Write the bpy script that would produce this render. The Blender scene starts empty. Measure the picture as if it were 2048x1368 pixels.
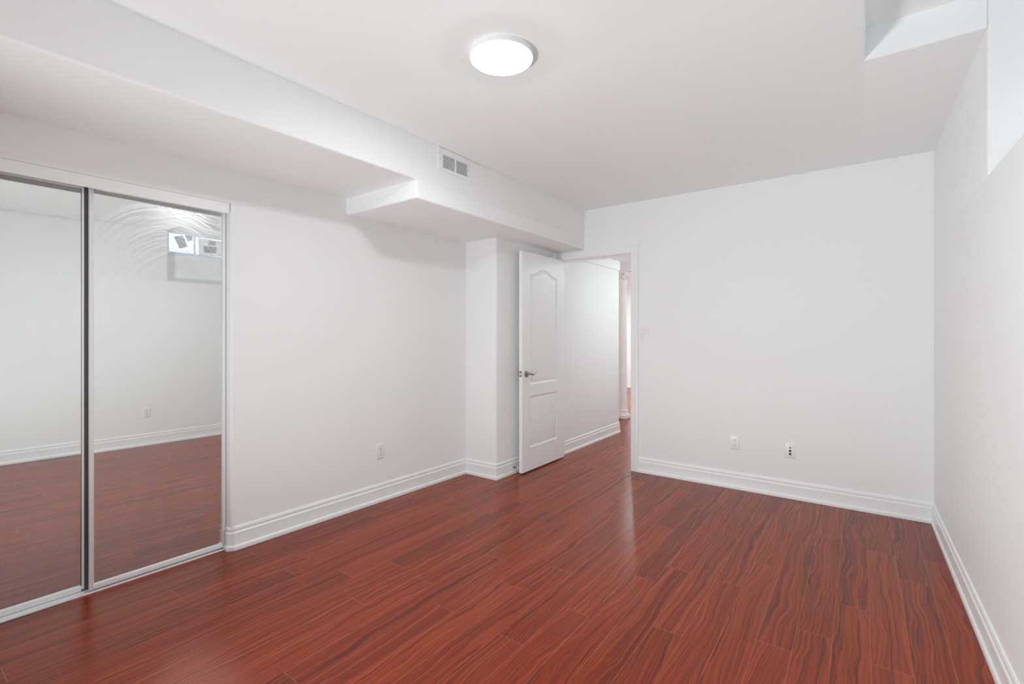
import bpy, bmesh, math, random
from mathutils import Vector, Matrix

S = bpy.context.scene
COL = S.collection
PI = math.pi

# ------------------------------------------------------------------ camera
F_PX, CY_PX, YAW, CAM_Z = 955.0, 670.0, math.radians(36.15), 1.27
cam_data = bpy.data.cameras.new('camera')
cam_data.sensor_width = 36.0
cam_data.lens = F_PX / 2048.0 * 36.0
cam_data.shift_y = (CY_PX - 684.0) / 2048.0
cam_data.clip_start = 0.02
cam = bpy.data.objects.new('camera', cam_data)
COL.objects.link(cam)
cam.location = (0, 0, CAM_Z)
cam.rotation_euler = (PI / 2, 0, YAW)
S.camera = cam

# ------------------------------------------------------------------ sky, exposure, big lights
world = bpy.data.worlds.new('daylight')
S.world = world
world.use_nodes = True
wn = world.node_tree.nodes
bg = wn['Background']
bg.inputs['Color'].default_value = (0.94, 0.97, 1.0, 1)
bg.inputs['Strength'].default_value = 6.5

vs = S.view_settings
S.display_settings.display_device = 'sRGB'
vs.view_transform = 'Standard'
vs.look = 'None'
vs.gamma = 1.0
vs.use_curve_mapping = False
vs.exposure = 0.28

LAMP_L = 82.0          # radiance of the ceiling light's diffuser


def area_light(name, loc, size, power, rot=(0, 0, 0), color=(1, 1, 1)):
    l = bpy.data.lights.new(name, 'AREA')
    l.shape = 'DISK'
    l.size = size
    l.energy = power
    l.color = color
    o = bpy.data.objects.new(name, l)
    COL.objects.link(o)
    o.location = loc
    o.rotation_euler = rot
    return o


# lamps of the hallway and of the rooms past it (out of the picture, on their ceilings), plus an added point fill
area_light('hall_light', (-1.50, 5.35, 2.215), 0.16, 4.8, color=(0.86, 1.0, 1.0))
hall_fill = bpy.data.lights.new('hall_light', 'POINT')  # added fill, floats below the ceiling to brighten the column's beam
hall_fill.energy = 7.5
hall_fill.color = (0.86, 1.0, 1.0)
hall_fill.shadow_soft_size = 0.12
hall_fill_obj = bpy.data.objects.new('hall_light', hall_fill)
COL.objects.link(hall_fill_obj)
hall_fill_obj.location = (-1.55, 6.25, 2.12)
area_light('far_room_lamp', (-3.9, 9.0, 2.47), 0.40, 60, color=(0.88, 1.0, 1.0))
area_light('far_room_lamp', (-2.6, 8.0, 2.47), 0.40, 14, color=(0.88, 1.0, 1.0))

# two added fill lights with no real source: near the floor behind the viewer, tilted up at the ceiling
for loc, aim, spread, power in (((-0.5, -0.95, 0.2), (-0.3, 3.8, 2.3), 125, 5.5), ((-2.2, -0.95, 0.2), (0.2, 3.4, 2.5), 110, 28.0)):
    fill = area_light('fill_light', loc, 0.6, power, color=(0.90, 1.0, 1.0))
    fill.rotation_euler = (Vector(aim) - fill.location).to_track_quat('-Z', 'Y').to_euler()
    fill.data.spread = math.radians(spread)

S.cycles.max_bounces = 16
S.cycles.diffuse_bounces = 10
S.cycles.glossy_bounces = 8
S.cycles.transmission_bounces = 8
S.cycles.caustics_reflective = True
S.cycles.sample_clamp_indirect = 8.0
S.cycles.use_denoising = True


# ------------------------------------------------------------------ helpers
def lin(c):
    c /= 255.0
    return c / 12.92 if c <= 0.04045 else ((c + 0.055) / 1.055) ** 2.4


def rgb(r, g, b):
    return (lin(r), lin(g), lin(b), 1)


def principled(name, color, rough=0.5, metal=0.0, spec=0.5):
    m = bpy.data.materials.new(name)
    m.use_nodes = True
    p = m.node_tree.nodes['Principled BSDF']
    p.inputs['Base Color'].default_value = color
    p.inputs['Roughness'].default_value = rough
    p.inputs['Metallic'].default_value = metal
    p.inputs['Specular IOR Level'].default_value = spec
    return m


class NT:
    """small node-graph builder"""
    def __init__(self, m):
        self.t = m.node_tree
        self.n = self.t.nodes
        self.l = self.t.links

    def new(self, typ, **kw):
        n = self.n.new(typ)
        for k, v in kw.items():
            setattr(n, k, v)
        return n

    def put(self, sock, v):
        if isinstance(v, bpy.types.NodeSocket):
            self.l.new(v, sock)
        else:
            sock.default_value = v

    def math(self, op, a, b=0.0, c=0.0, clamp=False):
        n = self.new('ShaderNodeMath', operation=op, use_clamp=clamp)
        self.put(n.inputs[0], a)
        self.put(n.inputs[1], b)
        self.put(n.inputs[2], c)
        return n.outputs[0]

    def xyz(self, x, y, z):
        n = self.new('ShaderNodeCombineXYZ')
        self.put(n.inputs[0], x)
        self.put(n.inputs[1], y)
        self.put(n.inputs[2], z)
        return n.outputs[0]

    def noise(self, vec, scale=1.0, detail=2.0, rough=0.5, dist=0.0):
        n = self.new('ShaderNodeTexNoise')
        self.l.new(vec, n.inputs['Vector'])
        n.inputs['Scale'].default_value = scale
        n.inputs['Detail'].default_value = detail
        n.inputs['Roughness'].default_value = rough
        n.inputs['Distortion'].default_value = dist
        return n.outputs['Fac']

    def ramp(self, fac, stops):
        n = self.new('ShaderNodeValToRGB')
        e = n.color_ramp.elements
        while len(e) < len(stops):
            e.new(0.5)
        for i, (p, c) in enumerate(stops):
            e[i].position = p
            e[i].color = c
        self.l.new(fac, n.inputs[0])
        return n.outputs[0]

    def mix(self, fac, a, b, mode='MIX'):
        n = self.new('ShaderNodeMix', data_type='RGBA', blend_type=mode)
        self.put(n.inputs[0], fac)
        self.put(n.inputs[6], a)
        self.put(n.inputs[7], b)
        return n.outputs[2]

    def smooth(self, v, lo, hi, a=0.0, b=1.0):
        n = self.new('ShaderNodeMapRange', interpolation_type='SMOOTHSTEP')
        self.put(n.inputs[0], v)
        for i, q in enumerate((lo, hi, a, b)):
            n.inputs[i + 1].default_value = q
        return n.outputs[0]


def paint(name, color, rough, bump=0.02, scale=350):
    """roller-painted surface: flat colour, very faint texture"""
    m = principled(name, color, rough)
    g = NT(m)
    tc = g.new('ShaderNodeTexCoord')
    nz = g.noise(tc.outputs['Object'], scale, 3)
    b = g.new('ShaderNodeBump')
    b.inputs['Strength'].default_value = bump
    b.inputs['Distance'].default_value = 0.002
    g.l.new(nz, b.inputs['Height'])
    g.l.new(b.outputs[0], m.node_tree.nodes['Principled BSDF'].inputs['Normal'])
    return m


M_WALL = paint('wall_paint', (0.875, 0.888, 0.893, 1), 0.55)
M_CEIL = paint('ceiling_paint', (0.89, 0.91, 0.915, 1), 0.75)
M_TRIM = paint('trim_paint', (0.895, 0.912, 0.917, 1), 0.32, 0.01, 120)
M_DOOR = paint('door_paint', (0.885, 0.905, 0.91, 1), 0.38, 0.02, 90)
M_PLATE = principled('white_plastic', (0.86, 0.86, 0.85, 1), 0.3)
M_DARK = principled('slot_black', (0.015, 0.015, 0.02, 1), 0.5)
M_GREY = principled('grey_plastic', (0.16, 0.16, 0.16, 1), 0.45)
M_SCREW = principled('screw_grey', (0.45, 0.45, 0.45, 1), 0.4, 0.6)
M_NICKEL = principled('satin_nickel', (0.40, 0.37, 0.345, 1), 0.28, 1.0)
M_BRASS = principled('aged_brass', (0.30, 0.24, 0.15, 1), 0.35, 1.0)
M_WMETAL = principled('white_enamelled_metal', (0.87, 0.885, 0.89, 1), 0.35)
M_GMETAL = principled('grey_aluminium', (0.45, 0.45, 0.44, 1), 0.4, 0.5)
M_GAP_SHADE = principled('door_gap_shade', (0.13, 0.13, 0.13, 1), 0.5)
M_DUCT_SHADE = principled('duct_shadow', (0.22, 0.22, 0.22, 1), 0.8)
M_VINYL = principled('white_vinyl', (0.82, 0.86, 0.90, 1), 0.35)
M_COLUMN = principled('column_white', (0.92, 0.92, 0.91, 1), 0.4)
M_PAPER = principled('white_paper', (0.88, 0.88, 0.87, 1), 0.8)
M_PRINT = principled('printed_grey', (0.36, 0.36, 0.38, 1), 0.8)
M_WELL = principled('galvanised_steel', (0.55, 0.57, 0.60, 1), 0.6)


def glow(name, strength, color=(1, 1, 1, 1)):
    m = bpy.data.materials.new(name)
    m.use_nodes = True
    n = m.node_tree.nodes
    n.remove(n['Principled BSDF'])
    e = n.new('ShaderNodeEmission')
    e.inputs['Color'].default_value = color
    e.inputs['Strength'].default_value = strength
    m.node_tree.links.new(e.outputs[0], n['Material Output'].inputs[0])
    return m


M_GLOW = glow('lit_diffuser', LAMP_L, (0.93, 1.0, 1.0, 1))


def floor_material():
    m = principled('red_laminate', (0.3, 0.05, 0.02, 1), 0.2)
    g = NT(m)
    p = m.node_tree.nodes['Principled BSDF']
    uv = g.new('ShaderNodeUVMap', uv_map='plank_uv')
    sep = g.new('ShaderNodeSeparateXYZ')
    g.l.new(uv.outputs[0], sep.inputs[0])
    u, v = sep.outputs[0], sep.outputs[1]
    at = g.new('ShaderNodeAttribute', attribute_name='plank_seed')
    seed = at.outputs['Fac']
    at2 = g.new('ShaderNodeAttribute', attribute_name='plank_size')
    s2 = g.new('ShaderNodeSeparateXYZ')
    g.l.new(at2.outputs['Vector'], s2.inputs[0])
    W, L = s2.outputs[0], s2.outputs[1]
    sd = g.math('MULTIPLY', seed, 97.0)
    # slow drift that bends the growth lines into waves
    drift = g.noise(g.xyz(g.math('MULTIPLY', u, 6.0), g.math('MULTIPLY', v, 1.7), sd), 1.0, 2, 0.5)
    drift2 = g.noise(g.xyz(g.math('MULTIPLY', u, 16.0), g.math('MULTIPLY', v, 8.0), sd), 1.0, 2, 0.5)
    ph = g.math('ADD', g.math('MULTIPLY', u, 105.0), g.math('MULTIPLY', drift, 12.5))
    ph = g.math('ADD', ph, g.math('MULTIPLY', drift2, 1.5))
    lines = g.noise(g.xyz(ph, g.math('MULTIPLY', v, 0.30), sd), 1.0, 3, 0.6)
    fine = g.noise(g.xyz(g.math('MULTIPLY', ph, 4.0), g.math('MULTIPLY', v, 5.0), sd), 1.0, 3, 0.6)
    pores = g.noise(g.xyz(g.math('MULTIPLY', u, 900.0), g.math('MULTIPLY', v, 60.0), sd), 1.0, 2, 0.6)
    t = g.math('ADD', g.math('MULTIPLY', lines, 0.62), g.math('MULTIPLY', fine, 0.38))
    col = g.ramp(t, [(0.35, (0.094, 0.0122, 0.0055, 1)), (0.45, (0.205, 0.0270, 0.0092, 1)),
                     (0.55, (0.300, 0.0430, 0.0122, 1)), (0.70, (0.410, 0.0760, 0.0160, 1))])
    # broad colour change inside and between planks
    broad = g.noise(g.xyz(g.math('MULTIPLY', u, 7.0), g.math('MULTIPLY', v, 1.3), g.math('ADD', sd, 31.0)), 1.0, 2)
    tone = g.math('ADD', g.math('MULTIPLY', broad, 0.55), g.math('MULTIPLY', seed, 0.35))
    col = g.mix(1.0, col, g.ramp(tone, [(0.15, (0.72, 0.70, 0.78, 1)), (0.45, (1, 1, 1, 1)), (0.8, (1.22, 1.25, 1.0, 1))]), 'MULTIPLY')
    col = g.mix(g.smooth(pores, 0.60, 0.75, 0, 0.35), col, (0.06, 0.012, 0.008, 1))
    # bevelled seams, their glint painted in as a paler colour
    eu = g.math('MINIMUM', u, g.math('SUBTRACT', W, u))
    ev = g.math('MINIMUM', v, g.math('SUBTRACT', L, v))
    seam = g.math('MAXIMUM', g.smooth(eu, 0.0004, 0.0013, 1, 0), g.smooth(ev, 0.0004, 0.0013, 1, 0))
    col = g.mix(g.math('MULTIPLY', seam, 0.55), col, (0.50, 0.20, 0.12, 1))
    g.l.new(col, p.inputs['Base Color'])
    # wiping marks change the gloss, not the colour
    tc = g.new('ShaderNodeTexCoord')
    wipe = g.noise(tc.outputs['Object'], 1.6, 3, 0.5, 0.3)
    g.l.new(g.math('MULTIPLY_ADD', wipe, 0.06, 0.23), p.inputs['Roughness'])
    bn = g.new('ShaderNodeBump')
    bn.inputs['Strength'].default_value = 0.12
    bn.inputs['Distance'].default_value = 0.001
    g.l.new(g.math('SUBTRACT', 1.0, seam), bn.inputs['Height'])
    g.l.new(bn.outputs[0], p.inputs['Normal'])
    p.inputs['Specular IOR Level'].default_value = 0.28
    return m


M_FLOOR = floor_material()


def mirror_material(name, smear):
    """silvered glass with a thin film of dust; the smeared door keeps its wiping arcs"""
    m = bpy.data.materials.new(name)
    m.use_nodes = True
    g = NT(m)
    n = g.n
    n.remove(n['Principled BSDF'])
    out = n['Material Output']
    sharp = g.new('ShaderNodeBsdfGlossy')
    sharp.inputs['Color'].default_value = (0.775, 0.79, 0.785, 1)
    sharp.inputs['Roughness'].default_value = 0.0
    hazy = g.new('ShaderNodeBsdfGlossy')
    hazy.inputs['Color'].default_value = (0.9, 0.9, 0.9, 1)
    hazy.inputs['Roughness'].default_value = 0.26
    dust = g.new('ShaderNodeBsdfDiffuse')
    dust.inputs['Color'].default_value = (0.75, 0.75, 0.76, 1)
    tc = g.new('ShaderNodeTexCoord')
    sep = g.new('ShaderNodeSeparateXYZ')
    g.l.new(tc.outputs['Object'], sep.inputs[0])
    y, z = sep.outputs[1], sep.outputs[2]
    film = g.noise(g.xyz(g.math('MULTIPLY', y, 5.0), g.math('MULTIPLY', z, 2.0), 3.0), 1.0, 4, 0.6)
    base = g.smooth(film, 0.25, 0.8, 0.035, 0.085)
    mixd = g.new('ShaderNodeMixShader')
    g.put(mixd.inputs[0], base)
    g.l.new(sharp.outputs[0], mixd.inputs[1])
    g.l.new(dust.outputs[0], mixd.inputs[2])
    last = mixd
    if smear:
        def arcs(cy, cz, sy, sz, rlo, rhi, alo, ahi, freq, seed):
            dy = g.math('MULTIPLY', g.math('SUBTRACT', y, cy), 1.0 / sy)
            dz = g.math('MULTIPLY', g.math('SUBTRACT', z, cz), 1.0 / sz)
            r = g.math('SQRT', g.math('ADD', g.math('MULTIPLY', dy, dy), g.math('MULTIPLY', dz, dz)))
            a = g.math('ARCTAN2', dy, dz)
            streak = g.noise(g.xyz(g.math('MULTIPLY', r, freq), g.math('MULTIPLY', a, 0.8), seed), 1.0, 4, 0.62)
            k = g.math('MULTIPLY', g.smooth(r, rlo - 0.12, rlo + 0.1), g.smooth(r, rhi - 0.1, rhi + 0.12, 1, 0))
            k = g.math('MULTIPLY', k, g.math('MULTIPLY', g.smooth(a, alo - 0.3, alo + 0.3), g.smooth(a, ahi - 0.3, ahi + 0.3, 1, 0)))
            return g.math('MULTIPLY', g.smooth(streak, 0.36, 0.78), k)
        m1 = arcs(0.02, 1.58, 0.34, 0.36, 0.45, 1.15, -1.3, 1.5, 38.0, 1.0)
        m2 = arcs(0.18, 1.30, 0.46, 0.50, 0.75, 1.35, -1.25, 0.15, 34.0, 7.0)
        m3 = arcs(0.27, 2.05, 0.30, 0.22, 0.10, 1.25, -3.5, 3.5, 22.0, 13.0)
        mask = g.math('MAXIMUM', m1, g.math('MAXIMUM', g.math('MULTIPLY', m2, 0.8), g.math('MULTIPLY', m3, 0.8)))
        mixs = g.new('ShaderNodeMixShader')
        g.put(mixs.inputs[0], g.math('MULTIPLY', mask, 0.40))
        g.l.new(last.outputs[0], mixs.inputs[1])
        g.l.new(hazy.outputs[0], mixs.inputs[2])
        last = mixs
    g.l.new(last.outputs[0], out.inputs[0])
    return m


M_MIRROR = mirror_material('dusty_mirror', False)
M_MIRROR_SMEARED = mirror_material('smeared_mirror', True)


# ------------------------------------------------------------------ mesh helpers
def new_obj(name, bm, mat, parent=None, loc=None, smooth=False):
    me = bpy.data.meshes.new(name)
    bmesh.ops.recalc_face_normals(bm, faces=bm.faces)
    bm.to_mesh(me)
    bm.free()
    me.materials.append(mat)
    if smooth:
        for p in me.polygons:
            p.use_smooth = True
    o = bpy.data.objects.new(name, me)
    COL.objects.link(o)
    if parent is not None:
        o.parent = parent
    if loc is not None:
        o.location = loc
    return o


def auto_smooth(o, deg=35):
    """smooth shading that keeps the sharp edges"""
    me = o.data
    bm = bmesh.new()
    bm.from_mesh(me)
    for f in bm.faces:
        f.smooth = True
    for e in bm.edges:
        e.smooth = not (len(e.link_faces) != 2 or e.calc_face_angle(0) > math.radians(deg))
    bm.to_mesh(me)
    bm.free()
    return o


def tag(o, label, cat, kind=None, group=None):
    o['label'] = label
    o['category'] = cat
    if kind:
        o['kind'] = kind
    if group:
        o['group'] = group
    return o


def thing(name, loc, label, cat, kind=None, group=None, rotz=0.0):
    o = bpy.data.objects.new(name, None)
    o.empty_display_size = 0.1
    COL.objects.link(o)
    o.location = loc
    o.rotation_euler = (0, 0, rotz)
    return tag(o, label, cat, kind, group)


def hexa(bm, pts):
    """pts: 4 bottom corners then 4 top corners"""
    v = [bm.verts.new(p) for p in pts]
    for f in ((0, 1, 2, 3), (7, 6, 5, 4), (0, 4, 5, 1), (1, 5, 6, 2), (2, 6, 7, 3), (3, 7, 4, 0)):
        bm.faces.new([v[i] for i in f])
    return v


def box(bm, x0, x1, y0, y1, z0, z1):
    return hexa(bm, [(x0, y0, z0), (x1, y0, z0), (x1, y1, z0), (x0, y1, z0),
                     (x0, y0, z1), (x1, y0, z1), (x1, y1, z1), (x0, y1, z1)])


def bevel_edges(bm, test, w, seg=4):
    es = [e for e in bm.edges if test(e.verts[0].co, e.verts[1].co)]
    if es:
        bmesh.ops.bevel(bm, geom=es, offset=w, segments=seg, profile=0.5, affect='EDGES')


def bevel_all(bm, w, seg=2):
    bmesh.ops.bevel(bm, geom=list(bm.edges), offset=w, segments=seg, profile=0.5, affect='EDGES')


def near(a, b, t=1e-3):
    return abs(a - b) < t


def bbox_obj(name, mat, x0, x1, y0, y1, z0, z1, parent=None, bev=0.0, seg=2):
    bm = bmesh.new()
    box(bm, x0, x1, y0, y1, z0, z1)
    if bev:
        bevel_all(bm, bev, seg)
    o = new_obj(name, bm, mat, parent)
    return auto_smooth(o) if bev else o


def cyl(bm, p0, p1, r0, r1=None, n=20):
    r1 = r0 if r1 is None else r1
    p0, p1 = Vector(p0), Vector(p1)
    d = (p1 - p0).normalized()
    a = d.orthogonal().normalized()
    b = d.cross(a)
    A = [bm.verts.new(p0 + (a * math.cos(t) + b * math.sin(t)) * r0) for t in [2 * PI * i / n for i in range(n)]]
    B = [bm.verts.new(p1 + (a * math.cos(t) + b * math.sin(t)) * r1) for t in [2 * PI * i / n for i in range(n)]]
    for i in range(n):
        j = (i + 1) % n
        bm.faces.new((A[i], A[j], B[j], B[i]))
    bm.faces.new(A[::-1])
    bm.faces.new(B)


def tube(bm, pts, radii, n=12):
    """swept tube with varying radius, closed ends"""
    pts = [Vector(p) for p in pts]
    rings = []
    up = None
    for i, p in enumerate(pts):
        d = (pts[min(i + 1, len(pts) - 1)] - pts[max(i - 1, 0)]).normalized()
        if up is None:
            up = d.orthogonal().normalized()
        up = (up - d * up.dot(d)).normalized()
        b = d.cross(up)
        r = radii[i] if isinstance(radii, (list, tuple)) else radii
        rx, ry = r if isinstance(r, tuple) else (r, r)
        rings.append([bm.verts.new(p + up * math.cos(t) * rx + b * math.sin(t) * ry)
                      for t in [2 * PI * k / n for k in range(n)]])
    for A, B in zip(rings, rings[1:]):
        for i in range(n):
            j = (i + 1) % n
            bm.faces.new((A[i], A[j], B[j], B[i]))
    bm.faces.new(rings[0][::-1])
    bm.faces.new(rings[-1])


def lathe(bm, prof, c=(0, 0, 0), n=48, rad=None):
    """prof: (r, z) list around a vertical axis through c; rad(angle, r, z) may shape the radius"""
    rings = []
    for r, z in prof:
        if r < 1e-6:
            rings.append([bm.verts.new((c[0], c[1], c[2] + z))])
        else:
            ring = []
            for k in range(n):
                t = 2 * PI * k / n
                q = rad(t, r, z) if rad else r
                ring.append(bm.verts.new((c[0] + q * math.cos(t), c[1] + q * math.sin(t), c[2] + z)))
            rings.append(ring)
    for A, B in zip(rings, rings[1:]):
        if len(A) == 1 and len(B) == 1:
            continue
        for i in range(n):
            j = (i + 1) % n
            if len(A) == 1:
                bm.faces.new((A[0], B[j], B[i]))
            elif len(B) == 1:
                bm.faces.new((A[i], A[j], B[0]))
            else:
                bm.faces.new((A[i], A[j], B[j], B[i]))


def sweep(bm, path, prof):
    """mitred moulding: path is a list of (x, y) along the wall face, room on its left side;
    prof is a list of (distance off the wall, z)"""
    n = len(path)
    P = [Vector((p[0], p[1])) for p in path]
    rows = []
    for i in range(n):
        nrm = []
        if i > 0:
            d = (P[i] - P[i - 1]).normalized()
            nrm.append(Vector((-d.y, d.x)))
        if i < n - 1:
            d = (P[i + 1] - P[i]).normalized()
            nrm.append(Vector((-d.y, d.x)))
        if len(nrm) == 2:
            mdir = (nrm[0] + nrm[1])
            mdir /= max(1e-6, mdir.dot(nrm[0]))
        else:
            mdir = nrm[0]
        rows.append([bm.verts.new((P[i].x + mdir.x * o, P[i].y + mdir.y * o, z)) for o, z in prof])
    m = len(prof)
    for A, B in zip(rows, rows[1:]):
        for k in range(m):
            j = (k + 1) % m
            bm.faces.new((A[k], A[j], B[j], B[k]))
    bm.faces.new(rows[0])
    bm.faces.new(rows[-1][::-1])


# ------------------------------------------------------------------ the room's measures (metres)
CEIL = 2.51
Y_BACK, Y_FRONT = 4.275, -1.10


def xl(y):                                  # wall with the closet
    return -3.027 + 0.0275 * y


def xr(y):                                  # wall with the small window
    return 0.398 + (4.25 - y) * 0.009


def xs(y):                                  # face of the boxed-in duct
    return -2.256 + 0.0065 * y


BUMP_Y, BUMP_X = 3.300, -2.583              # boxed-out corner next to the door
CL0, CL1 = 0.03, 1.290                      # closet opening
DO0, DO1, DOZ = -2.530, -1.735, 2.045       # door opening
WY0, WY1 = 1.990, 2.685                     # window recess
W_SILL, W_BOT, W_TOP, POCKET_Z = 1.908, 2.240, 2.545, 2.655
NICHE_X, POCKET_X = 0.515, 0.015


# ------------------------------------------------------------------ floor
def build_floor():
    rnd = random.Random(11)
    joints = {0: 2.419, 1: 2.617, 2: 2.047, 3: 2.620, 4: 2.952, 5: 2.206, 6: 2.398, 7: 2.736, 8: 2.31, 9: 3.195,
              -1: 1.945, -2: 1.605, -3: 2.247, -4: 1.953, -5: 1.609, -6: 2.142, -7: 1.730, -8: 2.603,
              -10: 1.526, -11: 1.342, -12: 2.560, -13: 1.518, -14: 2.117}
    wd, ln, x_ref = 0.1277, 1.197, -0.9900
    bm = bmesh.new()
    uvl = bm.loops.layers.uv.new('plank_uv')
    seed = bm.faces.layers.float.new('plank_seed')
    size = bm.faces.layers.float_vector.new('plank_size')
    for r in range(-44, 14):
        x0 = x_ref + r * wd
        j = joints.get(r, rnd.random() * ln)
        k0 = math.floor((-1.4 - j) / ln)
        for k in range(k0, k0 + 12):
            y0 = j + k * ln
            f = bm.faces.new([bm.verts.new(p) for p in
                              ((x0, y0, 0), (x0 + wd, y0, 0), (x0 + wd, y0 + ln, 0), (x0, y0 + ln, 0))])
            f[seed] = rnd.random()
            f[size] = (wd, ln, 0)
            for lp, q in zip(f.loops, ((0, 0), (wd, 0), (wd, ln), (0, ln))):
                lp[uvl].uv = q
    # underside, so the floor has thickness
    xa, xb = x_ref - 44 * wd, x_ref + 14 * wd
    box(bm, xa, xb, -1.5, 12.0, -0.12, -0.02)
    o = new_obj('floor', bm, M_FLOOR)
    return tag(o, 'glossy red-brown laminate plank floor', 'floor', 'structure')


build_floor()


# ------------------------------------------------------------------ shell
def struct(name, bm, mat, label, cat, smooth=False):
    o = new_obj(name, bm, mat)
    if smooth:
        auto_smooth(o)
    return tag(o, label, cat, 'structure')


# ceiling with the pocket in front of the window
bm = bmesh.new()
T = 2.80
box(bm, -4.0, POCKET_X - 0.25, -1.3, 4.39, CEIL, T)
box(bm, POCKET_X - 0.25, POCKET_X, -1.3, WY0, CEIL, T)
box(bm, POCKET_X - 0.25, POCKET_X, WY1, 4.39, CEIL, T)
box(bm, POCKET_X, xr(WY0) - 0.0005, -1.3, WY0, CEIL, T)
box(bm, POCKET_X, 0.75, WY0, WY1, POCKET_Z, T)
b2 = bmesh.new()
box(b2, POCKET_X - 0.25, POCKET_X, WY0, WY1, CEIL, T)
bevel_edges(b2, lambda a, b: near(a.x, POCKET_X) and near(b.x, POCKET_X) and near(a.z, CEIL) and near(b.z, CEIL), 0.012)
xa, xb = xr(WY1) - 0.0005, xr(4.39) + 0.03
hexa(b2, [(POCKET_X, WY1, CEIL), (xa, WY1, CEIL), (xb, 4.39, CEIL), (POCKET_X, 4.39, CEIL),
          (POCKET_X, WY1, T), (xa, WY1, T), (xb, 4.39, T), (POCKET_X, 4.39, T)])
bevel_edges(b2, lambda a, b: near(a.y, WY1) and near(b.y, WY1) and near(a.z, CEIL) and near(b.z, CEIL) and max(a.x, b.x) > 0.3, 0.012)
tmp = bpy.data.meshes.new('t')
b2.to_mesh(tmp)
b2.free()
bm.from_mesh(tmp)
struct('ceiling', bm, M_CEIL, 'flat white painted ceiling with a raised pocket by the window', 'ceiling', True)

# closet wall: short piece, header, long piece (with rounded drywall corners at the opening)
bm = bmesh.new()
D = 0.11


def lpiece(y0, y1, z0, z1, bev=None):
    hexa(bm, [(xl(y0) - D, y0, z0), (xl(y0), y0, z0), (xl(y1), y1, z0), (xl(y1) - D, y1, z0),
              (xl(y0) - D, y0, z1), (xl(y0), y0, z1), (xl(y1), y1, z1), (xl(y1) - D, y1, z1)])


lpiece(CL1, Y_BACK, 0, 2.042)
bevel_edges(bm, lambda a, b: near(a.y, CL1) and near(b.y, CL1) and near(a.x, xl(CL1)) and near(b.x, xl(CL1)) and abs(a.z - b.z) > 1, 0.016)
lpiece(Y_FRONT, CL0, 0, CEIL)
lpiece(CL0, Y_BACK, 2.042, CEIL)
struct('wall_left', bm, M_WALL, 'white wall on the left with the mirrored closet opening', 'wall', True)

# boxed-out corner by the door
bm = bmesh.new()
hexa(bm, [(xl(BUMP_Y) - .02, BUMP_Y, 0), (BUMP_X, BUMP_Y, 0), (BUMP_X + 0.006, Y_BACK, 0), (xl(Y_BACK) - .02, Y_BACK, 0),
          (xl(BUMP_Y) - .02, BUMP_Y, CEIL), (BUMP_X, BUMP_Y, CEIL), (BUMP_X + 0.006, Y_BACK, CEIL), (xl(Y_BACK) - .02, Y_BACK, CEIL)])
bevel_edges(bm, lambda a, b: near(a.y, BUMP_Y) and near(b.y, BUMP_Y) and near(a.x, BUMP_X) and near(b.x, BUMP_X), 0.016)
struct('wall_alcove', bm, M_WALL, 'white boxed-out wall corner behind the open door', 'wall', True)

# wall with the doorway
bm = bmesh.new()
YB2 = Y_BACK + 0.115
box(bm, -3.2, DO0, Y_BACK, YB2, 0, CEIL)
box(bm, DO0, DO1, Y_BACK, YB2, DOZ, CEIL)
box(bm, DO1, 0.75, Y_BACK, YB2, 0, CEIL)
struct('wall_back', bm, M_WALL, 'white far wall with the doorway', 'wall')

# wall with the window recess
bm = bmesh.new()


def rpiece(y0, y1, z0, z1, x1=0.75):
    hexa(bm, [(xr(y0), y0, z0), (x1, y0, z0), (x1, y1, z0), (xr(y1), y1, z0),
              (xr(y0), y0, z1), (x1, y0, z1), (x1, y1, z1), (xr(y1), y1, z1)])


rpiece(WY1, Y_BACK, W_SILL, T)
rpiece(Y_FRONT, WY0, W_SILL, T)
bevel_edges(bm, lambda a, b: abs(a.z - b.z) > .5 and near(a.y, b.y) and (near(a.y, WY1) and near(a.x, xr(WY1)) or near(a.y, WY0) and near(a.x, xr(WY0))), 0.010)
rpiece(Y_FRONT, Y_BACK, 0, W_SILL)
box(bm, NICHE_X, 0.75, WY0, WY1, W_SILL, W_BOT)
box(bm, NICHE_X, 0.75, WY0, WY1, W_TOP, T)
struct('wall_right', bm, M_WALL, 'white wall on the right with the high window recess', 'wall', True)

bm = bmesh.new()
box(bm, -3.4, 0.75, Y_FRONT - 0.12, Y_FRONT, 0, CEIL)
struct('wall_front', bm, M_WALL, 'white wall behind the viewer', 'wall')

# boxed-in duct along the left wall: shallow part, then a deeper part
bm = bmesh.new()
SY = 2.058


def spiece(y0, y1, z0, z0b):
    hexa(bm, [(xl(y0), y0, z0), (xs(y0), y0, z0), (xs(y1), y1, z0b), (xl(y1), y1, z0b),
              (xl(y0), y0, CEIL), (xs(y0), y0, CEIL), (xs(y1), y1, CEIL), (xl(y1), y1, CEIL)])


def zl(y):
    return 2.234 + (y - Y_FRONT) * 0.0028


def lower(bm):
    y0, y1, z0, z1 = SY, Y_BACK, 2.127, 2.120
    hexa(bm, [(xl(y0), y0, z0), (xs(y0), y0, z0), (xs(y1), y1, z1), (xl(y1), y1, z1),
              (xl(y0), y0, zl(y0) + .001), (xs(y0), y0, zl(y0) + .001), (xs(y1), y1, zl(y1) + .001), (xl(y1), y1, zl(y1) + .001)])


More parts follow.
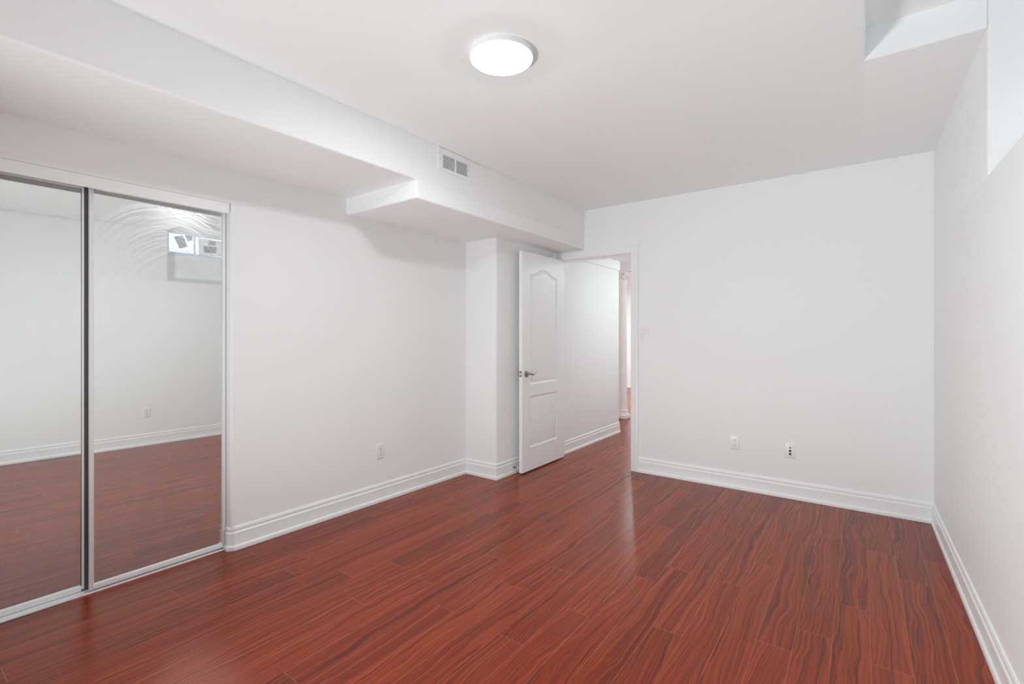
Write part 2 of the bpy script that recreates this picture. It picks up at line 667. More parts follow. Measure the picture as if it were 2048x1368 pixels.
lower(bm)
bevel_edges(bm, lambda a, b: (near(a.x, xs(a.y)) and near(b.x, xs(b.y)) and max(a.z, b.z) < 2.2)
            or (near(a.y, SY) and near(b.y, SY) and near(a.x, xs(SY)) and near(b.x, xs(SY)))
            or (near(a.y, SY) and near(b.y, SY) and max(a.z, b.z) < 2.2), 0.013)
spiece(Y_FRONT, SY - .013, zl(Y_FRONT), zl(SY - .013))
bevel_edges(bm, lambda a, b: near(a.x, xs(a.y)) and near(b.x, xs(b.y)) and max(a.z, b.z) < 2.3 and min(a.y, b.y) < -1, 0.013)
spiece(SY - .013, Y_BACK, zl(SY - .013), zl(Y_BACK))
struct('trim_1', bm, M_CEIL, 'white boxed-in bulkhead under the ceiling along the closet wall', 'bulkhead', True)

# closet interior
bm = bmesh.new()
box(bm, -3.85, -3.75, -0.2, 1.6, 0, CEIL)
box(bm, -3.75, xl(0) - D, -0.2, -0.1, 0, CEIL)
box(bm, -3.75, xl(1.5) - D, 1.5, 1.6, 0, CEIL)
struct('wall_closet', bm, M_WALL, 'inside walls of the closet behind the mirrors', 'wall')

# ------------------------------------------------------------------ hallway and room past it
bm = bmesh.new()
HX = -2.550
box(bm, HX - 0.13, HX, YB2, 5.852, 0, 2.6)
box(bm, HX, HX + 0.018, YB2, 5.852, 2.110, 2.6)
box(bm, -7.2, HX - 0.13, YB2, 4.6, 0, 2.8)
struct('wall_hall', bm, M_WALL, 'white hallway wall seen through the doorway', 'wall')

bm = bmesh.new()
box(bm, -1.25, -1.12, YB2, 11.2, 0, 2.8)
struct('wall_hall_right', bm, M_WALL, 'white hallway wall hidden past the doorway', 'wall')

bm = bmesh.new()
box(bm, -7.2, -1.12, 10.99, 11.2, 0, 2.8)
box(bm, -7.2, -7.0, 4.6, 11.2, 0, 2.8)
struct('wall_far', bm, M_WALL, 'bright white wall far past the column', 'wall')

bm = bmesh.new()
box(bm, HX, -1.12, YB2, 5.852, 2.225, 2.8)
box(bm, -7.2, -1.12, 5.852, 11.2, 2.50, 2.8)
box(bm, -7.2, HX, YB2, 5.852, 2.60, 2.8)
struct('ceiling_hall', bm, M_CEIL, 'white hallway ceiling past the doorway', 'ceiling')

bm = bmesh.new()
box(bm, -7.0, -1.25, 6.80, 7.02, 2.222, 2.52)
struct('trim_2', bm, M_WALL, 'white beam resting on the fluted column', 'beam')

# ------------------------------------------------------------------ baseboards
BASE = [(0.0, 0.0), (0.0185, 0.0), (0.0195, 0.014), (0.0185, 0.021), (0.0150, 0.027), (0.0112, 0.030), (0.0108, 0.032), (0.0112, 0.087), (0.0098, 0.0885), (0.0098, 0.0895),
        (0.0125, 0.091), (0.0130, 0.097), (0.0115, 0.103), (0.0075, 0.108), (0.0048, 0.1095), (0.0048, 0.1135), (0.0095, 0.116),
        (0.0100, 0.124), (0.0085, 0.131), (0.0055, 0.137), (0.0, 0.139)]


def baseboard(name, path, label):
    bm = bmesh.new()
    sweep(bm, path, BASE)
    o = new_obj(name, bm, M_TRIM)
    auto_smooth(o, 25)
    return tag(o, label, 'baseboard', 'structure')


c1 = CL1
baseboard('baseboard_left', [(BUMP_X + .006 * .97, Y_BACK - 0.03), (BUMP_X, BUMP_Y), (xl(BUMP_Y), BUMP_Y), (xl(c1 + .024), c1 + .024),
                             (xl(c1) - .020, c1), (xl(c1) - .045, c1)],
          'white moulded baseboard along the closet wall and round the boxed-out corner')
baseboard('baseboard_back', [(xr(Y_BACK), Y_BACK), (-1.668, Y_BACK)], 'white moulded baseboard under the far wall')
baseboard('baseboard_right', [(xr(Y_FRONT), Y_FRONT), (xr(Y_BACK), Y_BACK)], 'white moulded baseboard along the wall on the right')
baseboard('baseboard_front', [(xl(Y_FRONT), Y_FRONT), (xr(Y_FRONT), Y_FRONT)], 'white moulded baseboard behind the viewer')
baseboard('baseboard_hall', [(HX - 0.13, 5.852), (HX, 5.852), (HX, YB2 + .02)], 'white moulded baseboard in the hallway past the open door')
baseboard('baseboard_far', [(-1.25, 10.99), (-7.0, 10.99)], 'white baseboard of the far room')

# ------------------------------------------------------------------ doorway: jamb, casing, door
bm = bmesh.new()
J = 0.019
box(bm, DO0 - 0.001, DO0 + J - 0.012, Y_BACK - 0.001, YB2 + 0.001, 0, DOZ)
box(bm, DO1 - J + 0.012, DO1 + 0.001, Y_BACK - 0.001, YB2 + 0.001, 0, DOZ)
box(bm, DO0, DO1, Y_BACK - 0.001, YB2 + 0.001, DOZ - 0.008, DOZ)
# stop strip the door closes against
box(bm, DO1 - 0.02, DO1 - 0.007, Y_BACK + 0.045, Y_BACK + 0.085, 0, DOZ - 0.008)
box(bm, DO0 + 0.007, DO1 - 0.007, Y_BACK + 0.045, Y_BACK + 0.085, DOZ - 0.021, DOZ - 0.008)
CAS = [(0.0, 0.006), (0.006, 0.010), (0.014, 0.012), (0.030, 0.0125), (0.044, 0.015), (0.052, 0.0185), (0.060, 0.019), (0.068, 0.017), (0.070, 0.0)]


def casing(bm, inner, sign):
    """stepped casing round the opening: legs and head mitred, thickness towards the viewer"""
    x0, x1, z1 = inner
    rows = []
    for (cx, cz, mx, mz) in ((x0, 0.0, -1, 0), (x0, z1, -1, 1), (x1, z1, 1, 1), (x1, 0.0, 1, 0)):
        rows.append([bm.verts.new((cx + mx * w, Y_BACK - t, cz + mz * w)) for w, t in [(0.0, 0.0)] + CAS])
    m = len(rows[0])
    for A, B in zip(rows, rows[1:]):
        for k in range(m - 1):
            bm.faces.new((A[k], A[k + 1], B[k + 1], B[k]))
    bm.faces.new(rows[0])
    bm.faces.new(rows[-1][::-1])


casing(bm, (DO0 + 0.002, DO1 - 0.002, DOZ - 0.004), 1)
o = struct('trim_3', bm, M_TRIM, 'white moulded casing and jamb round the doorway', 'door frame', True)
bbox_obj('strike_plate', M_NICKEL, DO1 - 0.010, DO1 - 0.0068, Y_BACK + 0.004, Y_BACK + 0.036, 0.885, 0.945, o)

# door leaf, local frame: origin on the floor at the hinge, x = along the leaf towards its free edge, y = towards the boxed-out corner
DW, DT, DZ0, DZ1 = 0.748, 0.035, 0.013, 2.036
door = thing('door_1', (-2.4785, 4.302, 0), 'white moulded two-panel door standing open into the room', 'door', 'structure',
             rotz=math.radians(-90.2))


def panel_outline(x0, x1, z0, z1, arch, n=24):
    pts = [(x0, z0), (x1, z0)]
    if not arch:
        return pts + [(x1, z1), (x0, z1)]
    for k in range(n + 1):
        s = k / n
        x = x1 + (x0 - x1) * s
        c = abs(2 * s - 1)                         # 1 at the shoulders, 0 at the crown
        z = z1 + arch * 0.5 * (1 + math.cos(PI * min(1.0, c / 0.92)))
        pts.append((x, z))
    return pts


def inset(pts, d):
    n = len(pts)
    out = []
    for i in range(n):
        p, q, r = Vector(pts[i - 1]), Vector(pts[i]), Vector(pts[(i + 1) % n])
        n1 = (q - p).normalized()
        n2 = (r - q).normalized()
        a, b = Vector((-n1.y, n1.x)), Vector((-n2.y, n2.x))
        mdir = a + b
        mdir /= max(0.3, mdir.dot(a))
        out.append((q.x + mdir.x * d, q.y + mdir.y * d))
    return out


def door_face(bm, y, sgn):
    """moulded face of the leaf at depth y; sgn: direction (in y) into the leaf"""
    ups = [panel_outline(0.135, 0.620, 0.810, 1.838, 0.062), panel_outline(0.135, 0.620, 0.225, 0.702, 0)]
    steps = [(0.0, 0.0), (0.008, 0.0045), (0.014, 0.0075), (0.020, 0.0075), (0.034, 0.0020), (0.040, 0.0012)]
    outer = [bm.verts.new((x, y, z)) for x, z in ((0, DZ0), (DW, DZ0), (DW, DZ1), (0, DZ1))]
    edges = [bm.edges.new((outer[i], outer[(i + 1) % 4])) for i in range(4)]
    for pts in ups:
        rows = []
        for d, h in steps:
            rows.append([bm.verts.new((x, y + sgn * h, z)) for x, z in inset(pts, d)])
        n = len(pts)
        for A, B in zip(rows, rows[1:]):
            for i in range(n):
                j = (i + 1) % n
                bm.faces.new((A[i], A[j], B[j], B[i]))
        bm.faces.new(rows[-1])
        edges += [bm.edges.get((rows[0][i], rows[0][(i + 1) % n])) for i in range(n)]
    bmesh.ops.triangle_fill(bm, use_beauty=True, use_dissolve=False, edges=edges)
    return outer


bm = bmesh.new()
A = door_face(bm, 0.0, -1)
B = door_face(bm, -DT, 1)
for i in range(4):
    j = (i + 1) % 4
    bm.faces.new((A[i], A[j], B[j], B[i]))
leaf = new_obj('leaf', bm, M_DOOR, door)
auto_smooth(leaf, 28)


def lever(side):
    """side +1: room face (local y = 0), -1: face towards the boxed-out corner"""
    hx, hz = DW - 0.068, 0.915
    y0 = 0.0 if side > 0 else -DT
    bm = bmesh.new()
    for a, b, r0, r1 in ((0.0, 0.004, 0.033, 0.033), (0.004, 0.009, 0.033, 0.025)):
        cyl(bm, (hx, y0 + side * a, hz), (hx, y0 + side * b, hz), r0, r1, 28)
    rose = new_obj('rose', bm, M_NICKEL, door)
    auto_smooth(rose, 40)
    bm = bmesh.new()
    cyl(bm, (hx, y0 + side * 0.008, hz), (hx, y0 + side * 0.042, hz), 0.0115, 0.0105, 20)
    yy = y0 + side * (0.046 if side > 0 else 0.044)
    pts = [(hx + 0.012, yy, hz), (hx - 0.005, yy, hz), (hx - 0.022, yy, hz - 0.001), (hx - 0.040, yy, hz - 0.005), (hx - 0.058, yy, hz - 0.006),
           (hx - 0.076, yy, hz), (hx - 0.094, yy, hz + 0.010), (hx - 0.108, yy - side * 0.003, hz + 0.011), (hx - 0.118, yy - side * 0.006, hz + 0.006)]
    tube(bm, pts, [0.009, 0.0130, 0.0125, 0.0110, 0.0085, 0.0065, 0.0055, 0.0050, 0.0035], 14)
    o = new_obj('lever_handle', bm, M_NICKEL, rose)
    auto_smooth(o, 60)


lever(1)
lever(-1)
# latch face plate and bolt on the free edge
bm = bmesh.new()
box(bm, DW - 0.001, DW + 0.0016, -DT / 2 - 0.0125, -DT / 2 + 0.0125, 0.887, 0.943)
lp = new_obj('latch_plate', bm, M_NICKEL, door)
bm = bmesh.new()
hexa(bm, [(DW + .001, -DT / 2 - .007, .908), (DW + .012, -DT / 2 - .007, .908), (DW + .004, -DT / 2 + .007, .908), (DW + .001, -DT / 2 + .007, .908),
          (DW + .001, -DT / 2 - .007, .922), (DW + .012, -DT / 2 - .007, .922), (DW + .004, -DT / 2 + .007, .922), (DW + .001, -DT / 2 + .007, .922)])
new_obj('latch_bolt', bm, M_NICKEL, lp)
for hz in (0.22, 1.02, 1.82):
    bm = bmesh.new()
    cyl(bm, (0.016, -DT - 0.0035, hz - 0.045), (0.016, -DT - 0.0035, hz + 0.045), 0.0055, n=12)
    h_ = new_obj('hinge', bm, M_WMETAL, door)
    auto_smooth(h_, 50)

# ------------------------------------------------------------------ door stop on the baseboard behind the door
ds = thing('door_stop', (BUMP_X + 0.0135, 3.548, 0.058), 'small aged brass door stop on the baseboard behind the open door', 'door stop')
bm = bmesh.new()
cyl(bm, (0, 0, 0), (0.003, 0, 0), 0.0105, 0.0095, 20)
cyl(bm, (0.003, 0, 0), (0.007, 0, 0), 0.0095, 0.0045, 20)
auto_smooth(new_obj('flange', bm, M_BRASS, ds), 40)
bm = bmesh.new()
cyl(bm, (0.005, 0, 0), (0.040, 0, 0), 0.0032, n=14)
auto_smooth(new_obj('rod', bm, M_BRASS, ds), 40)
bm = bmesh.new()
cyl(bm, (0.038, 0, 0), (0.049, 0, 0), 0.0062, 0.0055, 16)
tip = auto_smooth(new_obj('rubber_tip', bm, M_PLATE, ds), 40)
tip['label'] = 'white rubber tip'

# ------------------------------------------------------------------ mirrored sliding closet doors
SL = 0.0275


def door_x(x0, m, yc):
    return lambda y: x0 + m * (y - yc)


def mirror_door(y0, y1, x0, m, e, k, yc, zc, mat, label, bottom, st=0.018, dark_stile=False):
    f = 0.0105                                             # frame depth in front of / behind the pane
    t = thing('sliding_mirror_door', (x0, yc, 0), label, 'closet door', 'thing', 'mirrored closet doors')
    z0, z1 = bottom, 2.010
    X = lambda y: m * (y - yc)

    def bar(name, ya, yb, za, zb, dx0, dx1, bev=0.0025, bm_mat=None):
        bm = bmesh.new()
        a, b = ya - yc, yb - yc
        hexa(bm, [(X(ya) + dx0, a, za), (X(ya) + dx1, a, za), (X(yb) + dx1, b, za), (X(yb) + dx0, b, za),
                  (X(ya) + dx0, a, zb), (X(ya) + dx1, a, zb), (X(yb) + dx1, b, zb), (X(yb) + dx0, b, zb)])
        bevel_all(bm, bev, 2)
        return auto_smooth(new_obj(name, bm, bm_mat or M_WMETAL, t))

    for ya, yb, sd in ((y0, y0 + st, 1), (y1 - st, y1, -1)):
        dark = dark_stile and sd < 0  # shade of the gap between the doors put into the stile's colour
        so = bar('stile', ya, yb, z0, z1, -f, f - (0.004 if dark else 0), bm_mat=M_GAP_SHADE if dark else None)
        lw = 0.009 if dark else 0.005
        # thin raised lip on the mirror side of the stile
        la, lb = (yb - lw - 0.001, yb - 0.001) if sd > 0 else (ya + 0.001, ya + lw + 0.001)
        bar('stile_lip', la, lb, z0 + .01, z1 - .01, f - .006, f + (0.0 if dark else 0.0025), 0.001).parent = so
        if dark:
            so['label'] = 'recessed stile coloured dark for the shaded gap'
    bar('rail', y0 + st - .001, y1 - st + .001, z0, z0 + 0.026, -f, f - 0.002)
    bar('rail', y0 + st - .001, y1 - st + .001, z1 - 0.020, z1, -f, f - 0.002)
    bm = bmesh.new()
    ny, nz = 16, 48
    ya, yb, za, zb = y0 + st - .004, y1 - st + .004, z0 + 0.022, z1 - 0.016
    front = []
    for i in range(ny + 1):
        row = []
        for j in range(nz + 1):
            y, z = ya + (yb - ya) * i / ny, za + (zb - za) * j / nz
            x = X(y) + e * (z - zc) - k * ((y - yc) ** 2 + (z - zc) ** 2) / 2 + 0.003
            row.append(bm.verts.new((x, y - yc, z)))
        front.append(row)
    for i in range(ny):
        for j in range(nz):
            fc = bm.faces.new((front[i][j], front[i + 1][j], front[i + 1][j + 1], front[i][j + 1]))
            fc.smooth = True
    # thickness
    back = [[bm.verts.new((v.co.x - 0.004, v.co.y, v.co.z)) for v in row] for row in (front[0], front[-1])]
    for j in range(nz):
        bm.faces.new((front[0][j], front[0][j + 1], back[0][j + 1], back[0][j]))
        bm.faces.new((front[-1][j], back[1][j], back[1][j + 1], front[-1][j + 1]))
        bm.faces.new((back[0][j], back[0][j + 1], back[1][j + 1], back[1][j]))
    auto_smooth(new_obj('mirror_pane', bm, mat, t), 30)
    return t


mirror_door(0.668, 1.287, -3.060, 0.0190, 0.0017, 0.0063, 0.98, 1.0, M_MIRROR_SMEARED,
            'mirrored sliding closet door with wiping smears at its top, next to the wall', 0.0125)
mirror_door(0.050, 0.690, -3.098, 0.0266, 0.0016, 0.0085, 0.36, 1.0, M_MIRROR,
            'clean mirrored sliding closet door set back behind the smeared one', 0.0145, 0.046, True)

# track on the floor and fascia over the doors
tr = thing('closet_track', (xl(0.66) - 0.05, 0.66, 0), 'white metal floor track under the mirrored closet doors', 'track')
bm = bmesh.new()
for x0, x1, z0, z1 in ((-0.075, 0.005, 0.0, 0.003), (-0.006, 0.004, 0.003, 0.0065), (-0.035, -0.031, 0.003, 0.010), (-0.075, -0.071, 0.003, 0.010)):
    a, b = CL0 - 0.66 + .002, CL1 - 0.66 - .002
    dx = SL
    hexa(bm, [(x0 + dx * a, a, z0), (x1 + dx * a, a, z0), (x1 + dx * b, b, z0), (x0 + dx * b, b, z0),
              (x0 + dx * a, a, z1), (x1 + dx * a, a, z1), (x1 + dx * b, b, z1), (x0 + dx * b, b, z1)])
new_obj('floor_rail', bm, M_WMETAL, tr)

fa = thing('closet_fascia', (xl(0.66), 0.66, 2.0), 'flat white fascia board over the mirrored closet doors', 'trim')
bm = bmesh.new()
a, b = CL0 - 0.66 + .002, CL1 - 0.66 - .006
for x0, x1, z0, z1 in ((-0.010, -0.001, -0.017, 0.041), (-0.100, -0.010, 0.030, 0.041), (-0.055, -0.050, 0.011, 0.031)):
    hexa(bm, [(x0 + SL * a, a, z0), (x1 + SL * a, a, z0), (x1 + SL * b, b, z0), (x0 + SL * b, b, z0),
              (x0 + SL * a, a, z1), (x1 + SL * a, a, z1), (x1 + SL * b, b, z1), (x0 + SL * b, b, z1)])
new_obj('board', bm, M_WMETAL, fa)

# ------------------------------------------------------------------ ceiling light
LX, LY = -1.278, 1.671
cl = thing('ceiling_light', (LX, LY, CEIL), 'lit round flush-mount ceiling light', 'ceiling light')
bm = bmesh.new()
DR = 0.1358
lathe(bm, [(0.0, 0.0), (DR + 0.001, 0.0), (DR + 0.0022, -0.003), (DR + 0.0026, -0.0225), (DR + 0.0020, -0.0243), (DR + 0.0008, -0.0243),
           (DR + 0.0004, -0.0205), (0.0, -0.0205)], n=80)
auto_smooth(new_obj('base_ring', bm, M_WMETAL, cl), 40)
bm = bmesh.new()
prof = [(DR, -0.021), (DR, -0.0225)]
for q in range(1, 13):                                # shallow dome
    r_ = DR * (1 - q / 12)
    prof.append((r_, -0.0225 - 0.022 * (1 - (r_ / DR) ** 2)))
lathe(bm, [(0.0, -0.021)] + prof, n=80)
auto_smooth(new_obj('diffuser', bm, M_GLOW, cl), 60)

# ------------------------------------------------------------------ air vent on the bulkhead
VY, VZ = 2.390, 2.433
rz = -math.atan(0.0065)
vent = thing('air_vent', (xs(VY), VY, VZ), 'white louvred air vent on the bulkhead', 'vent', rotz=rz)
bm = bmesh.new()
w2, h2 = 0.151, 0.0755
lz0, lz1 = -0.056, 0.036
cols = [(-0.107, 0.007), (0.022, 0.133)]
for y0, y1, z0, z1 in ((-w2, w2, lz1, h2), (-w2, w2, -h2, lz0), (-w2, cols[0][0], lz0, lz1), (cols[0][1], cols[1][0], lz0, lz1), (cols[1][1], w2, lz0, lz1)):
    box(bm, 0.0, 0.007, y0, y1, z0, z1)
bmesh.ops.remove_doubles(bm, verts=bm.verts, dist=1e-5)
bevel_edges(bm, lambda a, b: near(a.x, .007) and near(b.x, .007) and ((near(abs(a.y), w2) and near(abs(b.y), w2) and near(a.y, b.y)) or (near(abs(a.z), h2) and near(abs(b.z), h2) and near(a.z, b.z))), 0.003, 2)
fr = new_obj('frame', bm, M_WMETAL, vent)
bm = bmesh.new()
box(bm, 0.0002, 0.0010, cols[0][0], cols[1][1], lz0, lz1)
new_obj('duct_shade_sheet', bm, M_DUCT_SHADE, vent)  # flat dark sheet, the shade inside the duct put into its colour
for c0, c1_ in cols:
    for q in range(8):
        zc = lz0 + (lz1 - lz0) * (q + 0.5) / 8
        bm = bmesh.new()
        # tilted blade
        t0 = 0.0012
        hexa(bm, [(0.0015, c0, zc + 0.0048 - t0), (0.0068, c0, zc - 0.0040 - t0), (0.0068, c1_ - .004, zc - 0.0040 - t0), (0.0015, c1_ - .004, zc + 0.0048 - t0),
                  (0.0015, c0, zc + 0.0048), (0.0068, c0, zc - 0.0040 + t0), (0.0068, c1_ - .004, zc - 0.0040 + t0), (0.0015, c1_ - .004, zc + 0.0048)])
        new_obj('slat', bm, M_WMETAL, vent)
for sy in (-0.131, 0.142):
    bm = bmesh.new()
    cyl(bm, (0.006, sy, -0.005), (0.0085, sy, -0.005), 0.0036, 0.003, 12)
    new_obj('screw', bm, M_SCREW, vent)


# ------------------------------------------------------------------ wall plates (local x = out of the wall, y = along, z = up)
def plate_mesh(t, w=0.070, h=0.114):
    bm = bmesh.new()
    box(bm, 0, 0.0055, -w / 2, w / 2, -h / 2, h / 2)
    bevel_edges(bm, lambda a, b: near(a.x, .0055, 1e-4) and near(b.x, .0055, 1e-4), 0.0025, 3)
    return auto_smooth(new_obj('plate', bm, M_PLATE, t), 50)


def screw(t, y, z):
    bm = bmesh.new()
    cyl(bm, (0.0050, y, z), (0.0066, y, z), 0.0030, 0.0026, 12)
    return new_obj('screw', bm, M_SCREW, t)


def outlet(loc, rotz, label):
    t = thing('electrical_outlet', loc, label, 'outlet', group='white duplex outlets', rotz=rotz)
    plate_mesh(t)
    for s in (1, -1):
        bm = bmesh.new()
        zc = s * 0.0195
        pts = []
        for k in range(28):
            a = 2 * PI * k / 28
            pts.append((max(-0.0168, min(0.0168, 0.0185 * math.cos(a))), zc + 0.0142 * math.sin(a)))
        lo = [bm.verts.new((0.004, y, z)) for y, z in pts]
        hi = [bm.verts.new((0.0072, y, z)) for y, z in pts]
        bm.faces.new(hi)
        for i in range(28):
            bm.faces.new((lo[i], lo[(i + 1) % 28], hi[(i + 1) % 28], hi[i]))
        face = new_obj('receptacle', bm, M_PLATE, t)
        for y, hh in ((-0.0063, 0.0042), (0.0063, 0.0035)):
            bm = bmesh.new()
            box(bm, 0.0060, 0.0074, y - 0.0013, y + 0.0013, zc + 0.0035 - hh, zc + 0.0035 + hh)
            new_obj('slot', bm, M_DARK, face)
        bm = bmesh.new()
        cyl(bm, (0.0060, 0, zc - 0.0075), (0.0074, 0, zc - 0.0075), 0.0027, n=12)
        new_obj('slot', bm, M_DARK, face)
    screw(t, 0, 0)
    return t


RZ_L, RZ_B, RZ_R = -math.atan(SL), -PI / 2, PI - math.atan(-0.009)
outlet((xl(2.348), 2.348, 0.384), RZ_L, 'white duplex outlet low on the wall next to the closet')
outlet((-0.8405, Y_BACK, 0.382), RZ_B, 'white duplex outlet on the far wall, between the doorway and the data plate')
outlet((xr(1.78), 1.78, 0.380), RZ_R, 'white duplex outlet seen only as a reflection in the smeared mirror')

dp = thing('data_plate', (-0.4435, Y_BACK, 0.372), 'white data plate with two dark jacks on the far wall', 'wall plate', rotz=RZ_B)
plate_mesh(dp)
for z, s, mm in ((0.0215, 0.0060, M_GREY), (-0.002, 0.0078, M_DARK), (-0.0265, 0.0078, M_DARK)):
    bm = bmesh.new()
    if mm is M_GREY:
        cyl(bm, (0.005, 0, z), (0.011, 0, z), s * 0.8, n=16)
        cyl(bm, (0.005, 0, z), (0.007, 0, z), s * 1.15, n=6)
        auto_smooth(new_obj('coax_jack', bm, M_GREY, dp), 50)['label'] = 'grey coax jack'
    else:
        box(bm, 0.0052, 0.0068, -s - .002, s + .002, z - s - .002, z + s + .002)
        jk = new_obj('network_jack', bm, M_PLATE, dp)
        bm = bmesh.new()
        box(bm, 0.0060, 0.0071, -s, s, z - s, z + s)
        new_obj('socket', bm, M_DARK, jk)['label'] = 'dark jack socket'
screw(dp, 0, 0.044)
screw(dp, 0, -0.044)

sw = thing('light_switch', (-1.613, Y_BACK, 1.286), 'white toggle light switch beside the door casing', 'light switch', rotz=RZ_B)
plate_mesh(sw)
bm = bmesh.new()
box(bm, 0.005, 0.0066, -0.006, 0.006, -0.013, 0.013)
new_obj('switch_surround', bm, M_PLATE, sw)
bm = bmesh.new()
hexa(bm, [(0.005, -.0045, -.006), (0.0185, -.004, -.0125), (0.0185, .004, -.0125), (0.005, .0045, -.006),
          (0.005, -.0045, .007), (0.0175, -.004, -.0045), (0.0175, .004, -.0045), (0.005, .0045, .007)])
bevel_all(bm, 0.0008, 2)
auto_smooth(new_obj('toggle', bm, M_PLATE, sw), 50)
screw(sw, 0, 0.030)
screw(sw, 0, -0.030)

# ------------------------------------------------------------------ window, papers, added well outside
wx0, wx1 = NICHE_X, NICHE_X + 0.06
win = thing('window_1', ((wx0 + wx1) / 2, (WY0 + WY1) / 2, W_BOT), 'small high sliding window in the recess near the ceiling', 'window', 'structure')
oy, ox = (WY0 + WY1) / 2, (wx0 + wx1) / 2
hy, hh = (WY1 - WY0) / 2, W_TOP - W_BOT
bm = bmesh.new()
fw = 0.022
for y0, y1, z0, z1 in ((-hy, hy, 0, fw), (-hy, hy, hh - fw, hh), (-hy, -hy + fw, fw, hh - fw), (hy - fw, hy, fw, hh - fw)):
    box(bm, -0.03, 0.03, y0, y1, z0, z1)
new_obj('window_frame', bm, M_VINYL, win)


def sash(y0, y1, x, fw=0.018):
    bm = bmesh.new()
    z0, z1 = 0.022, hh - 0.022
    for a, b, c, d in ((y0, y1, z0, z0 + fw), (y0, y1, z1 - fw, z1), (y0, y0 + fw, z0 + fw, z1 - fw), (y1 - fw, y1, z0 + fw, z1 - fw)):
        box(bm, x - 0.010, x + 0.010, a, b, c, d)
    s = new_obj('sash', bm, M_VINYL, win)
    g = bmesh.new()
    box(g, x - 0.002, x + 0.002, y0 + fw, y1 - fw, z0 + fw, z1 - fw)
    new_obj('pane', g, M_GLASS, s)


def clear_glass():
    m = bpy.data.materials.new('window_glass')
    m.use_nodes = True
    n = m.node_tree.nodes
    n.remove(n['Principled BSDF'])
    t = n.new('ShaderNodeBsdfTransparent')
    t.inputs[0].default_value = (0.95, 0.955, 0.96, 1)
    q = n.new('ShaderNodeBsdfGlossy')
    q.inputs['Roughness'].default_value = 0.02
    mx = n.new('ShaderNodeMixShader')
    mx.inputs[0].default_value = 0.06
    l = m.node_tree.links
    l.new(t.outputs[0], mx.inputs[1])
    l.new(q.outputs[0], mx.inputs[2])
    l.new(mx.outputs[0], n['Material Output'].inputs[0])
    return m


M_GLASS = clear_glass()
sash(-hy + fw, -hy + fw + 0.300, -0.012)
sash(-hy + fw + 0.285, hy - fw, 0.012)


def paper(name, corners, x, mat, label, cat, prints=()):
    """corners (y, z) in the room; a thin sheet on the glass with printed blocks as parts"""
    cy = sum(c[0] for c in corners) / len(corners)
    cz = sum(c[1] for c in corners) / len(corners)
    t = thing(name, (x, cy, cz), label, cat)

    def sheet(nm, cs, dx0, dx1, mt):
        bm = bmesh.new()
        A = [bm.verts.new((dx0, a - cy, b - cz)) for a, b in cs]
        B = [bm.verts.new((dx1, a - cy, b - cz)) for a, b in cs]
        bm.faces.new(A)
        bm.faces.new(B[::-1])
        n = len(cs)
        for i in range(n):
            bm.faces.new((A[i], A[(i + 1) % n], B[(i + 1) % n], B[i]))
        return new_obj(nm, bm, mt, t)
    sheet('sheet', corners, 0.0, -0.0006, mat)
    for nm, cs, mt in prints:
        sheet(nm, cs, -0.0006, -0.0009, mt)
    return t


M_PAPER_T = principled('sheet_paper', (0.90, 0.90, 0.89, 1), 0.8)
M_PAPER_T.node_tree.nodes['Principled BSDF'].inputs['Subsurface Weight'].default_value = 0.0


def backlit(name, color, tr):
    m = bpy.data.materials.new(name)
    m.use_nodes = True
    n = m.node_tree.nodes
    n.remove(n['Principled BSDF'])
    d = n.new('ShaderNodeBsdfDiffuse')
    d.inputs[0].default_value = color
    t = n.new('ShaderNodeBsdfTranslucent')
    t.inputs[0].default_value = color
    mx = n.new('ShaderNodeMixShader')
    mx.inputs[0].default_value = tr
    l = m.node_tree.links
    l.new(d.outputs[0], mx.inputs[1])
    l.new(t.outputs[0], mx.inputs[2])
    l.new(mx.outputs[0], n['Material Output'].inputs[0])
    return m


M_SHEET = backlit('thin_white_paper', (0.9, 0.9, 0.89, 1), 0.35)
M_SHEET_G = backlit('thin_printed_paper', (0.62, 0.62, 0.65, 1), 0.35)
PX1 = ox - 0.0150
PX2 = ox + 0.0095
paper('window_label', [(2.083, 2.466), (2.178, 2.500), (2.228, 2.362), (2.141, 2.330)], PX1, M_SHEET_G,
      'tilted grey printed label on the window, reflected in the smeared mirror', 'label')
paper('window_label', [(2.196, 2.508), (2.280, 2.508), (2.280, 2.452), (2.226, 2.425)], PX1, M_SHEET_G,
      'small grey printed label by the window mullion, reflected in the smeared mirror', 'label')
paper('window_notice', [(2.353, 2.500), (2.640, 2.490), (2.650, 2.290), (2.358, 2.276)], PX2, M_SHEET,
      'large white paper notice with grey print on the window, reflected in the smeared mirror', 'notice',
      [('printed_block', [(2.466, 2.480), (2.553, 2.480), (2.553, 2.430), (2.466, 2.420)], M_SHEET_G),
       ('printed_block', [(2.414, 2.403), (2.564, 2.412), (2.564, 2.330), (2.414, 2.322)], M_SHEET_G)])

bm = bmesh.new()  # well added so that daylight reaches the window only from above
box(bm, 1.15, 1.20, WY0 - 0.35, WY1 + 0.35, 1.9, 2.72)
box(bm, 0.75, 1.20, WY0 - 0.35, WY0 - 0.30, 1.9, 2.72)
box(bm, 0.75, 1.20, WY1 + 0.30, WY1 + 0.35, 1.9, 2.72)
box(bm, 0.75, 1.20, WY0 - 0.35, WY1 + 0.35, 1.86, 1.92)
struct('wall_added_well', bm, M_WELL, 'added grey metal window well that keeps daylight coming from above', 'window well')

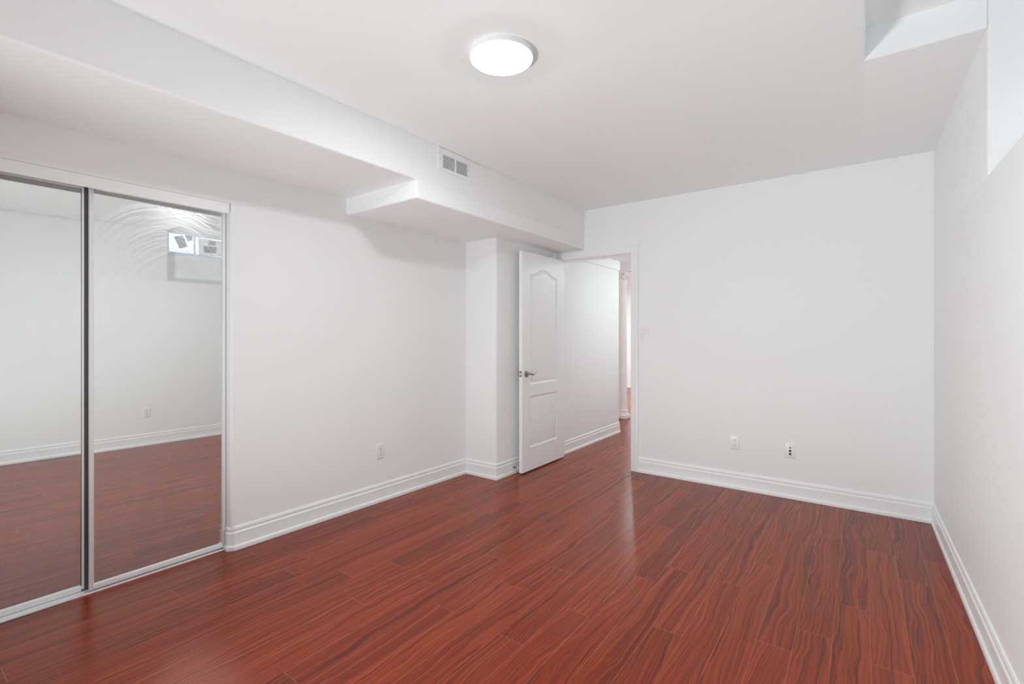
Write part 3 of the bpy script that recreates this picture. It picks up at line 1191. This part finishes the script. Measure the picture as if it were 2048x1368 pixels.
# ------------------------------------------------------------------ fluted column past the doorway
CX, CYY = -2.962, 6.912
fc = thing('fluted_column', (CX, CYY, 0), 'white fluted column with a leafy capital past the doorway', 'column')
bm = bmesh.new()
box(bm, -0.097, 0.097, -0.097, 0.097, 0, 0.055)
bevel_all(bm, 0.003, 1)
lathe(bm, [(0.0, 0.055), (0.096, 0.055), (0.099, 0.068), (0.096, 0.082), (0.088, 0.086), (0.085, 0.098), (0.090, 0.108), (0.093, 0.118),
           (0.090, 0.128), (0.083, 0.134), (0.083, 0.148), (0.0, 0.148)], n=48)
auto_smooth(new_obj('base', bm, M_COLUMN, fc), 40)
bm = bmesh.new()


def flute(t, r, z):
    f = (t / (2 * PI) * 20) % 1.0
    d = max(0.0, math.sin(PI * min(1, max(0, (f - 0.15) / 0.7)))) if z > 0.18 and z < 2.02 else 0.0
    return r - 0.008 * d


lathe(bm, [(0.0, 0.148), (0.081, 0.148), (0.081, 0.175), (0.081, 0.19), (0.076, 1.1), (0.072, 2.015), (0.072, 2.03), (0.072, 2.085), (0.0, 2.085)], n=240, rad=flute)
auto_smooth(new_obj('shaft', bm, M_COLUMN, fc), 50)
bm = bmesh.new()
lathe(bm, [(0.0, 2.080), (0.078, 2.080), (0.081, 2.088), (0.078, 2.096), (0.076, 2.10), (0.080, 2.15), (0.098, 2.190), (0.10, 2.198), (0.0, 2.198)], n=40)
for row, (zb, zt, rb, rt, cnt, off) in enumerate(((2.096, 2.142, 0.079, 0.104, 8, 0.0), (2.115, 2.175, 0.081, 0.118, 8, 0.5))):
    for k in range(cnt):
        a = 2 * PI * (k + off) / cnt
        d = Vector((math.cos(a), math.sin(a), 0))
        pts = []
        for s in (0, .3, .6, .85, 1.0):
            r = rb + (rt - rb) * s ** 2
            z = zb + (zt - zb) * (s if s < .9 else .88)
            pts.append((d.x * r, d.y * r, z))
        tube(bm, pts, [(0.004, 0.017), (0.005, 0.021), (0.005, 0.019), (0.006, 0.013), (0.004, 0.006)], 8)
for k in range(4):                                           # corner scrolls
    a = PI / 4 + k * PI / 2
    d = Vector((math.cos(a), math.sin(a), 0))
    s = Vector((-math.sin(a), math.cos(a), 0))
    c = d * 0.125 + Vector((0, 0, 2.183))
    cyl(bm, c - s * 0.012, c + s * 0.012, 0.020, n=16)
    cyl(bm, c - s * 0.016, c + s * 0.016, 0.009, n=12)
box(bm, -0.115, 0.115, -0.115, 0.115, 2.200, 2.222)
auto_smooth(new_obj('capital', bm, M_COLUMN, fc), 40)
